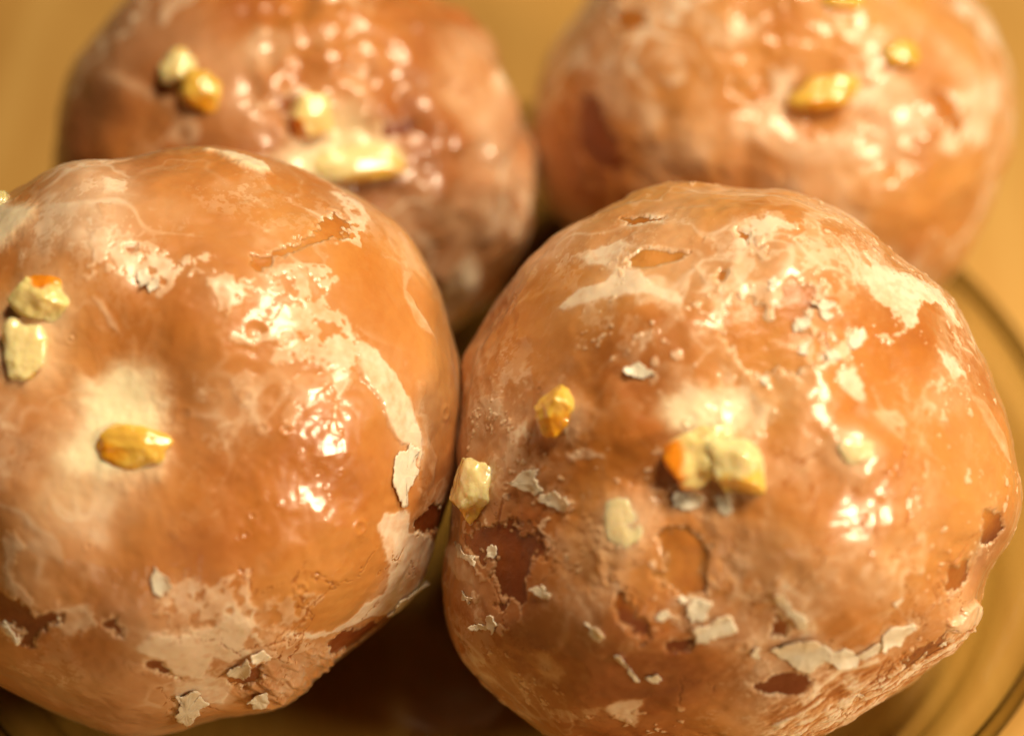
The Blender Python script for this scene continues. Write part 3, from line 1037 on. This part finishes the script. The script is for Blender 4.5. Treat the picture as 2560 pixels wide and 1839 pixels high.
W_(tr("c3", [(1920, 690), (2000, 730), (2050, 790), (2000, 810), (1950, 760)]), 0.85, dry=.1)
W_(tr("c3", [(1545, 775), (1610, 750), (1670, 840), (1640, 900), (1590, 890), (1560, 830)]), 0.85, soft=.06, dry=.3)
W_(tr("c3", [(1490, 720), (1560, 700), (1620, 620), (1650, 650), (1610, 710), (1540, 760), (1500, 770)]), 0.8)
W_(tr("c3", [(160, 900), (220, 895), (240, 970), (180, 980)]), 0.8, soft=.05)
W_(tr("c3", [(260, 1020), (330, 980), (360, 1040), (290, 1075)]), 0.8, soft=.05)
W_(tr("c3", [(490, 1110), (560, 1090), (640, 1110), (660, 1140), (560, 1120), (510, 1140)]), 0.75, rag=.05)
W_(tr("c3", [(440, 1050), (540, 1000), (520, 1080), (480, 1080)]), 0.65, dry=.1)
W_(tr("c3", [(1680, 960), (1760, 920), (1800, 1000), (1770, 1040), (1720, 1010)]), 0.7, soft=.06, dry=.1)
W_(tr("c3", [(2080, 880), (2120, 900), (2180, 1050), (2200, 1150), (2160, 1100)]), 0.6, rag=.05)
W_(tr("c4", [(1210, 960), (1260, 930), (1290, 960), (1240, 1010)]), 0.7)
W_(tr("c4", [(650, 1100), (720, 1080), (790, 1080), (760, 1190), (700, 1170), (650, 1120)]), 0.78, rag=.06)
W_(tr("c4", [(1950, 770), (2050, 700), (2090, 730), (2050, 790), (1960, 800)]), 0.8, soft=.08, lift=.08, dry=.2)
W_(tr("c4", [(1440, 990), (1600, 930), (1740, 890), (1700, 930), (1560, 980), (1450, 1050)]), 0.8, rag=.05)
W_(tr("c4", [(40, 480), (100, 480), (140, 560), (150, 650), (110, 620), (60, 560)]), 0.7, rag=.06)
W_(tr("c4", [(60, 880), (120, 930), (180, 990), (140, 990), (90, 940)]), 0.6, rag=.05)
W_(tr("c4", [(370, 890), (440, 890), (500, 960), (480, 1010), (400, 980)]), 0.62, soft=.09, dry=.1)
W_(tr("c4", [(1900, 880), (2000, 820), (2040, 840), (1960, 900), (1880, 950)]), 0.62, rag=.12, holes=.1)
W_(tr("c4", [(440, 430), (640, 400), (650, 480), (640, 640), (520, 640), (470, 560)]), 0.56, rag=.18, soft=.16, dry=.25, lift=.022)
W_(tr("c4", [(640, 400), (700, 340), (790, 380), (800, 460), (760, 540), (700, 650), (650, 620), (640, 500)]), 0.55, rag=.18, soft=.16, dry=.15, lift=.02)
W_(tr("c4", [(1060, 390), (1200, 370), (1400, 400), (1360, 600), (1200, 640), (1060, 600), (1050, 490)]), 0.52, rag=.18, soft=.16, dry=.2, lift=.02)
W_(tr("c4", [(1120, 500), (1200, 520), (1205, 560), (1150, 580)]), 0.66, rag=.05, soft=.02)
W_(tr("c4", [(1800, 150), (1900, 160), (1960, 200), (1900, 400), (1780, 420), (1760, 260)]), 0.50, rag=.18, soft=.16, dry=.1)
W_(tr("c4", [(380, 430), (430, 430), (460, 490), (420, 520), (400, 480)]), 0.7, rag=.07)
W_(tr("c4", [(1000, 370), (1080, 380), (1060, 430), (1010, 420)]), 0.6, rag=.1, holes=.1)
W_(tr("c4", [(960, 770), (1090, 830), (1230, 860), (1200, 900), (1040, 870)]), 0.55, rag=.12)
d.pool(tr("c3", [(870, 900), (960, 865), (1080, 850), (1180, 880), (1200, 960), (1150, 1040), (1060, 1040), (940, 1050), (870, 1010), (845, 960)]), 0.97, 0.16, 0.7)
d.pool(tr("c3", [(1230, 880), (1330, 870), (1310, 960), (1240, 1030), (1180, 1060), (1200, 960)]), 0.85, 0.10, 0.25)
d.pool(tr("c3", [(900, 830), (1100, 800), (1200, 790), (1300, 810), (1480, 790), (1540, 860), (1500, 960), (1380, 980), (1300, 900), (1000, 880)]), 0.55, 0.16, 0.0, 0.02)
FLAKES = [[(275, 245), (340, 200), (380, 190), (375, 250), (390, 280), (360, 300), (340, 280)],
          [(380, 290), (440, 275), (500, 295), (520, 320), (470, 355), (420, 340), (370, 310)],
          [(890, 310), (900, 285), (960, 275), (1000, 290), (1030, 310), (990, 345), (900, 345)],
          [(1060, 300), (1130, 280), (1140, 340), (1110, 370), (1080, 350)], [(360, 650), (380, 640), (420, 660), (450, 665), (440, 685), (400, 675)],
          [(850, 735), (890, 715), (915, 740), (880, 760), (855, 750)], [(970, 700), (1010, 680), (1060, 710), (1030, 760), (980, 770), (965, 740)],
          [(990, 790), (1060, 780), (1080, 750), (1140, 760), (1155, 800), (1060, 830), (995, 845)],
          [(1285, 650), (1320, 630), (1350, 680), (1410, 750), (1420, 780), (1380, 795), (1350, 740), (1300, 690)],
          [(1280, 890), (1340, 860), (1420, 840), (1500, 870), (1520, 910), (1490, 930), (1440, 970), (1380, 960), (1320, 930)],
          [(1510, 880), (1570, 875), (1620, 910), (1560, 945), (1500, 930)],
          [(1610, 890), (1690, 850), (1720, 860), (1700, 890), (1620, 915)], [(1700, 840), (1720, 810), (1830, 780), (1835, 800), (1770, 860), (1710, 880)],
          [(590, 755), (640, 770), (670, 800), (650, 825), (610, 800)], [(1225, 870), (1245, 880), (1245, 925), (1225, 920)],
          [(135, 790), (160, 785), (190, 800), (170, 810)], [(180, 770), (210, 760), (230, 790), (215, 825), (190, 800)],
          [(1620, 1070), (1640, 1065), (1645, 1080), (1630, 1080)], [(1730, 690), (1780, 675), (1770, 690), (1745, 710)],
          [(700, 880), (740, 890), (750, 960), (780, 1010), (765, 1010), (730, 940)], [(920, 670), (945, 670), (970, 690), (950, 700)],
          [(800, 990), (850, 975), (865, 1000), (830, 1015)], [(75, 470), (110, 480), (150, 520), (160, 560), (120, 520)],
          [(190, 490), (215, 500), (205, 540), (190, 530)], [(110, 650), (150, 680), (130, 710), (110, 690)]]
for f in FLAKES[:14]:
    pts = tr("c4", f)
    d.white(pts.mean(0) + (pts - pts.mean(0)) * 1.35, 0.62, soft=.09, rag=.16, dry=.4, lift=.003)
d.bare(tr("c3", [(1080, 520), (1200, 510), (1280, 550), (1330, 470), (1480, 465), (1470, 540), (1390, 600), (1440, 620), (1500, 640), (1490, 750), (1390, 790),
                 (1260, 785), (1160, 750), (1085, 620)]), 0.08, 0.02, 0.012)
d.bare(tr("c3", [(725, 345), (780, 310), (850, 300), (965, 310), (940, 335), (800, 370), (735, 368)]), 0.03, 0.08)
d.bare(tr("c3", [(700, 190), (800, 170), (900, 175), (860, 200), (740, 210)]), 0.05, 0.06)
d.bare(tr("c3", [(1150, 250), (1200, 270), (1190, 300)]), 0.04, 0.0)
d.bare(tr("c3", [(1090, 390), (1110, 400), (1090, 440), (1070, 420)]), 0.03, -0.1)
d.bare(tr("c4", [(850, 440), (960, 410), (1055, 480), (1020, 530), (1010, 650), (960, 690), (860, 640), (840, 560)]), 0.07, 0.04, 0.012)
d.bare(tr("c4", [(150, 430), (210, 410), (330, 400), (400, 500), (330, 600), (320, 740), (240, 740), (190, 580), (120, 470)]), 0.12, -0.10, 0.012)
d.bare(tr("c4", [(1290, 990), (1430, 980), (1440, 1010), (1400, 1050), (1280, 1060), (1220, 1040)]), 0.05, -0.12)
d.bare(tr("c4", [(870, 830), (990, 840), (990, 880), (900, 880)]), 0.06, -0.15)
d.bare(tr("c4", [(2085, 350), (2165, 350), (2190, 420), (2140, 500), (2085, 480)]), 0.06, -0.05)
d.bare(tr("c4", [(700, 620), (780, 740), (860, 800), (780, 800), (720, 760)]), 0.09, -0.1)
d.bare(tr("c4", [(1960, 560), (2060, 540), (2050, 620), (1960, 690)]), 0.08, -0.1)
d.bare(tr("c4", [(1780, 930), (1900, 850), (1960, 800), (1930, 880), (1800, 980)]), 0.12, -0.2)
d.bare(tr("c4", [(1300, 720), (1360, 790), (1340, 840), (1280, 830)]), 0.05, -0.1)
d.film((2090, 1230), 150, -0.8, 1, 0, "dry")
d.film((2210, 1060), 90, -0.8, 1, 0, "dry")
d.cracks(tr("c4", [(200, 300), (1300, 100), (2000, 0), (2100, 700), (1700, 1000), (900, 1150), (200, 900)]), 0.75, 0.02, 0.6, 0.0)
d.cracks(tr("c4", [(1350, 1100), (1750, 900), (2000, 780), (1900, 1000), (1600, 1200)]), 2.2, 0.03, 0.8, 0.01)
rg = np.random.default_rng(8)
d.bubbles([(rg.uniform(1250, 2400), rg.uniform(650, 1750), rg.uniform(5, 11), rg.uniform(-.02, .02)) for _ in range(90)] +
          [(1463, 1377, 7, .03), (1546, 1434, 7, .03), (1870, 1318, 7, .03), (1500, 1660, 26, .03), (1370, 1640, 34, .04), (1855, 1610, 18, .03)])
m, dd = d.sd(tr("c4", [(1250, 1100), (1500, 1000), (1800, 900), (2050, 760), (2100, 850), (1850, 1100), (1500, 1280), (1250, 1250)]))
k = 1 - sstep(-0.25, 0.15, dd)
ab = d.to_ab(np.array([(2000, 1780), (2350, 1600)], float))
e = (ab[1] - ab[0]) / np.linalg.norm(ab[1] - ab[0])
s1, s2 = (d.A[m] * e[0] + d.B[m] * e[1]) * 4, (-d.A[m] * e[1] + d.B[m] * e[0]) * 4
q = np.stack([s1 * 1.3 + s2 * 0.4, s2 * 5.0 - s1 * .8, s2 * 0], -1).astype(np.float32)
wr = fbm(q, 2.2, 4, 36, 0.6)
d.thick[m] += 0.035 * k * wr
d.cover[m] += k * (0.30 * sstep(0.05, 0.35, wr) - 0.32 * sstep(0.1, 0.4, -wr))
d.tone[m] -= 0.25 * k * sstep(0.1, 0.4, -wr)
# dry sugar grit and tiny chips spread over the surface
g = fbm(d.P, 6.0, 3, 44, .65)
sp = sstep(0.62, 0.70, g) * sstep(-.3, .3, fbm(d.P, .8, 2, 45))
sm = np.zeros_like(d.A)
for (px, rp) in (((2085, 1240), 210), ((2215, 1060), 140), ((1500, 1640), 150), ((1570, 1025), 90)):
    ab = d.to_ab(np.array([px], float))[0]
    sm = np.maximum(sm, np.exp(-((d.A - ab[0]) ** 2 + (d.B - ab[1]) ** 2) / (rp / (FPX / d.D * d.Rm)) ** 2))
sp *= 1 - sm
d.thick = d.thick * (1 - sm) + 0.035 * sm
d.cracks(tr("c4", [(1380, 250), (1640, 120), (1750, -20), (1860, 100), (1860, 300), (1740, 430), (1620, 620), (1380, 560)]), 1.15, 0.024, 0.55, 0.0)
d.dry *= 1 - sm
d.cover = d.cover * (1 - sp) + .8 * sp
d.thick += .014 * sp + 0.004 * (1 - sm) * fbm(d.P, 4.0, 3, 34)
d.rims([(1405, 1035, 80, .06), (1740, 1150, 80, .03), (1840, 1160, 85, .03), (2118, 1133, 75, .08), (1562, 1305, 90, .10)])
d.build()
for f in FLAKES:
    d.flake(tr("c4", f), .022, .08, .016)
for f in [[(1430, 535), (1500, 530), (1530, 545), (1480, 565)], [(1460, 565), (1500, 560), (1530, 580), (1500, 590)],
          [(1370, 600), (1440, 570), (1430, 620), (1380, 625)], [(1400, 680), (1440, 670), (1430, 720), (1395, 710)],
          [(1250, 800), (1290, 790), (1280, 825), (1255, 825)], [(1500, 710), (1545, 705), (1550, 745), (1510, 750)],
          [(1590, 650), (1640, 620), (1650, 660), (1610, 700)], [(730, 780), (780, 760), (840, 800), (790, 820), (740, 815)],
          [(1270, 460), (1300, 450), (1310, 480), (1275, 490)]]:
    d.flake(tr("c3", f), .022, .08, .015)
d.peel((1398, 1028), (92, 98), PEEL_AMBER, "amber cube shaped peel piece left of the cream pool on the cracked doughnut", 0.8, 20, 0.3, (0, -.9, -.2), 11, 3.6)
d.peel((1735, 1140), (118, 110), PEEL_MIX, "peel chunk with a deep orange left edge, joined to a paler chunk", 0.8, 25, 0.25, (-1.0, .1, 0), 12, 4)
d.peel((1838, 1165), (128, 112), PEEL_PALE, "pale yellow peel chunk right of the orange edged one on the cracked doughnut", 0.75, -5, 0.25, (0.2, -.8, -.2), 13, 4)
d.peel((1795, 1092), (58, 52), PEEL_PALE, "small greenish yellow peel bit behind the joined pair of chunks", 0.8, 30, 0.3, (0, 0, 0), 14)
d.peel((1203, 1228), (112, 138), PEEL_PALE, "large pale yellow peel piece hanging on the left edge of the cracked doughnut", 0.65, -15, 0.15, (-.3, -.8, -.2), 15, 3.6)
d.peel((2118, 1133), (80, 56), PEEL_DULL, "dull pale peel piece embedded in glaze left of the shiny cracked spot", 0.6, 5, 0.5, (0, 0, 0), 16, 2.4)
d.peel((1562, 1305), (74, 100), PEEL_DULL, "greenish pale peel piece sunk under thin glaze below the orange edged chunk", 0.35, 15, 0.70, (0, 0, 0), 17, 2.4)

# ---------------------------------------------------------------- back left
d = BL
d.begin()
d.lift += 0.12 * fbm(d.P, 0.5, 2, 65) + 0.03 * fbm(d.P, 1.5, 2, 66)
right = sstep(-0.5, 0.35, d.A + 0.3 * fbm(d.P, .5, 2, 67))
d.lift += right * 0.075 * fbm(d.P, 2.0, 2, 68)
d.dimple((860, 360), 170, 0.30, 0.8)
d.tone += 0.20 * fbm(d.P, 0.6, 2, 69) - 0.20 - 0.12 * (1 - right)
d.film((180, 330), 160, -0.25, 2.2, -20, "tone")
d.film((1290, 430), 80, -0.12, 3, 0, "tone")
d.cover += 0.42 + 0.20 * fbm(d.P, 0.8, 2, 72) + 0.10 * right * fbm(d.P, 3.0, 2, 73)
d.film((1210, 230), 110, 0.14, 2.0, 10)
d.film((330, 400), 250, -0.08)
d.wisps(0.30, 1.0, 121)
W_ = d.white
W_(tr("c5", [(440, 320), (520, 325), (600, 360), (760, 440), (740, 470), (560, 380)]), .65, soft=.1)
W_(tr("c5", [(1870, 100), (2060, 140), (2080, 260), (2040, 400), (1960, 380), (1960, 250)]), .56, soft=.12)
W_(tr("c5", [(1780, 880), (1980, 840), (2080, 760), (2100, 860), (2060, 1000), (1940, 1060)]), .6, soft=.1, dry=.1)
W_(tr("c5", [(1080, 80), (1240, 160), (1140, 280), (1060, 300), (1000, 190)]), .62, soft=.1, dry=0)
d.pool(tr("c5", [(1400, 500), (1560, 490), (1610, 600), (1400, 640)]), .75, .25, 1.0)
d.pool(tr("c5", [(1150, 680), (1320, 620), (1400, 680), (1360, 760), (1280, 810), (1180, 750)]), .97, .2, .6)
d.pool(tr("c5", [(1240, 420), (1400, 440), (1560, 480), (1640, 600), (1600, 760), (1400, 800), (1250, 820), (1180, 700), (1260, 560)]), .80, .25, .9)
d.bare(tr("c5", [(1150, 400), (1240, 400), (1240, 470), (1170, 470)]), .06, .05)
d.bare(tr("c5", [(1620, 500), (1780, 490), (1760, 570), (1630, 590)]), .06, -.05)
d.thick += 0.012 * fbm(d.P, 4.0, 3, 74)
d.build()
d.peel((450, 178), (88, 80), PEEL_PALE, "dull yellow peel piece, upper of the two touching pieces on the upper left doughnut", 0.8, 20, .25, (0, 0, .3), 21, 2.6)
d.peel((512, 240), (96, 84), PEEL_AMBER, "amber peel piece, lower of the two touching pieces on the upper left doughnut", 0.8, -20, .25, (.2, -.5, 0), 22, 2.6)
d.peel((778, 290), (95, 108), PEEL_MIX, "blurred whitish peel lump with an orange lower left side, above the long strip", 0.8, 10, .25, (-.7, -.6, 0), 23, 2.8)
d.peel((905, 415), (190, 84), PEEL_PALE, "long pale peel strip with an orange underside on the upper left doughnut", 0.7, 4, .2, (.45, -.65, -.3), 24, 2.8)

# ---------------------------------------------------------------- back right
d = BR
d.begin()
d.lift += 0.12 * fbm(d.P, 0.5, 2, 85) + 0.045 * fbm(d.P, 1.6, 3, 86)
d.dimple((1960, 260), 190, 0.30, 0.8)
d.tone += 0.20 * fbm(d.P, 0.6, 2, 89) + 0.12
d.film((1470, 370), 110, -0.30, 2.0, 20, "tone")
d.film((2330, 560), 150, -0.12, 1, 0, "tone")
d.cover += 0.56 + 0.20 * fbm(d.P, 0.8, 2, 92) + 0.12 * fbm(d.P, 2.6, 2, 93)
d.film((1440, 380), 110, -0.30, 2.2, 20)
d.film((2330, 520), 160, -0.2)
d.wisps(0.34, 1.0, 131)
W_ = d.white
W_(tr("c6", [(1000, 500), (1250, 520), (1330, 600), (1560, 540), (1620, 380), (1700, 300), (1800, 420), (1840, 540), (1700, 690), (1300, 720), (1150, 640), (1000, 590)]), .70, soft=.1, dry=.2)
W_(tr("c6", [(700, 350), (780, 320), (800, 360), (720, 380)]), .75, soft=.06)
W_(tr("c6", [(400, 80), (700, 40), (740, 120), (480, 180), (420, 280)]), .6, soft=.1)
W_(tr("c6", [(1500, 100), (1700, 120), (1720, 220), (1640, 290), (1560, 220)]), .65, soft=.1, dry=.1)
W_(tr("c6", [(1960, 420), (2060, 370), (2100, 440), (2020, 500)]), .8, soft=.08)
W_(tr("c6", [(590, 440), (700, 460), (680, 560), (600, 580)]), .7, soft=.1, dry=0)
W_(tr("c6", [(900, 150), (1000, 100), (1150, 60), (1120, 130), (980, 200)]), .7, soft=.06)
W_(tr("c6", [(1180, 280), (1290, 300), (1260, 420), (1180, 440)]), .8, soft=.1)
d.bare(tr("c6", [(980, 330), (1090, 350), (1165, 300), (1190, 420), (1080, 460), (1000, 400)]), .05, .06)
d.bare(tr("c6", [(340, 400), (410, 400), (440, 520), (540, 700), (500, 790), (350, 700), (320, 560)]), .06, -.06)
d.bare(tr("c6", [(1840, 400), (1940, 380), (2000, 560), (1950, 600), (1860, 500)]), .07, .0)
d.bare(tr("c6", [(480, 60), (640, 50), (660, 120), (540, 140)]), .06, .0)
d.thick += 0.012 * fbm(d.P, 4.0, 3, 94)
d.build()
d.peel((2072, 232), (152, 78), PEEL_AMBER, "long amber peel piece beside the bare spot of the upper right doughnut", 0.8, 15, .25, (0, -.6, 0), 31, 2.8)
d.peel((2248, 143), (84, 66), PEEL_AMBER, "small amber peel piece on the right side of the upper right doughnut", 0.7, 10, .35, (0, -.6, 0), 32, 2.6)
d.peel((2108, 2), (90, 50), PEEL_AMBER, "amber peel piece cut off by the top edge of the photo", 0.7, 0, .35, (0, -.6, 0), 33, 2.6)
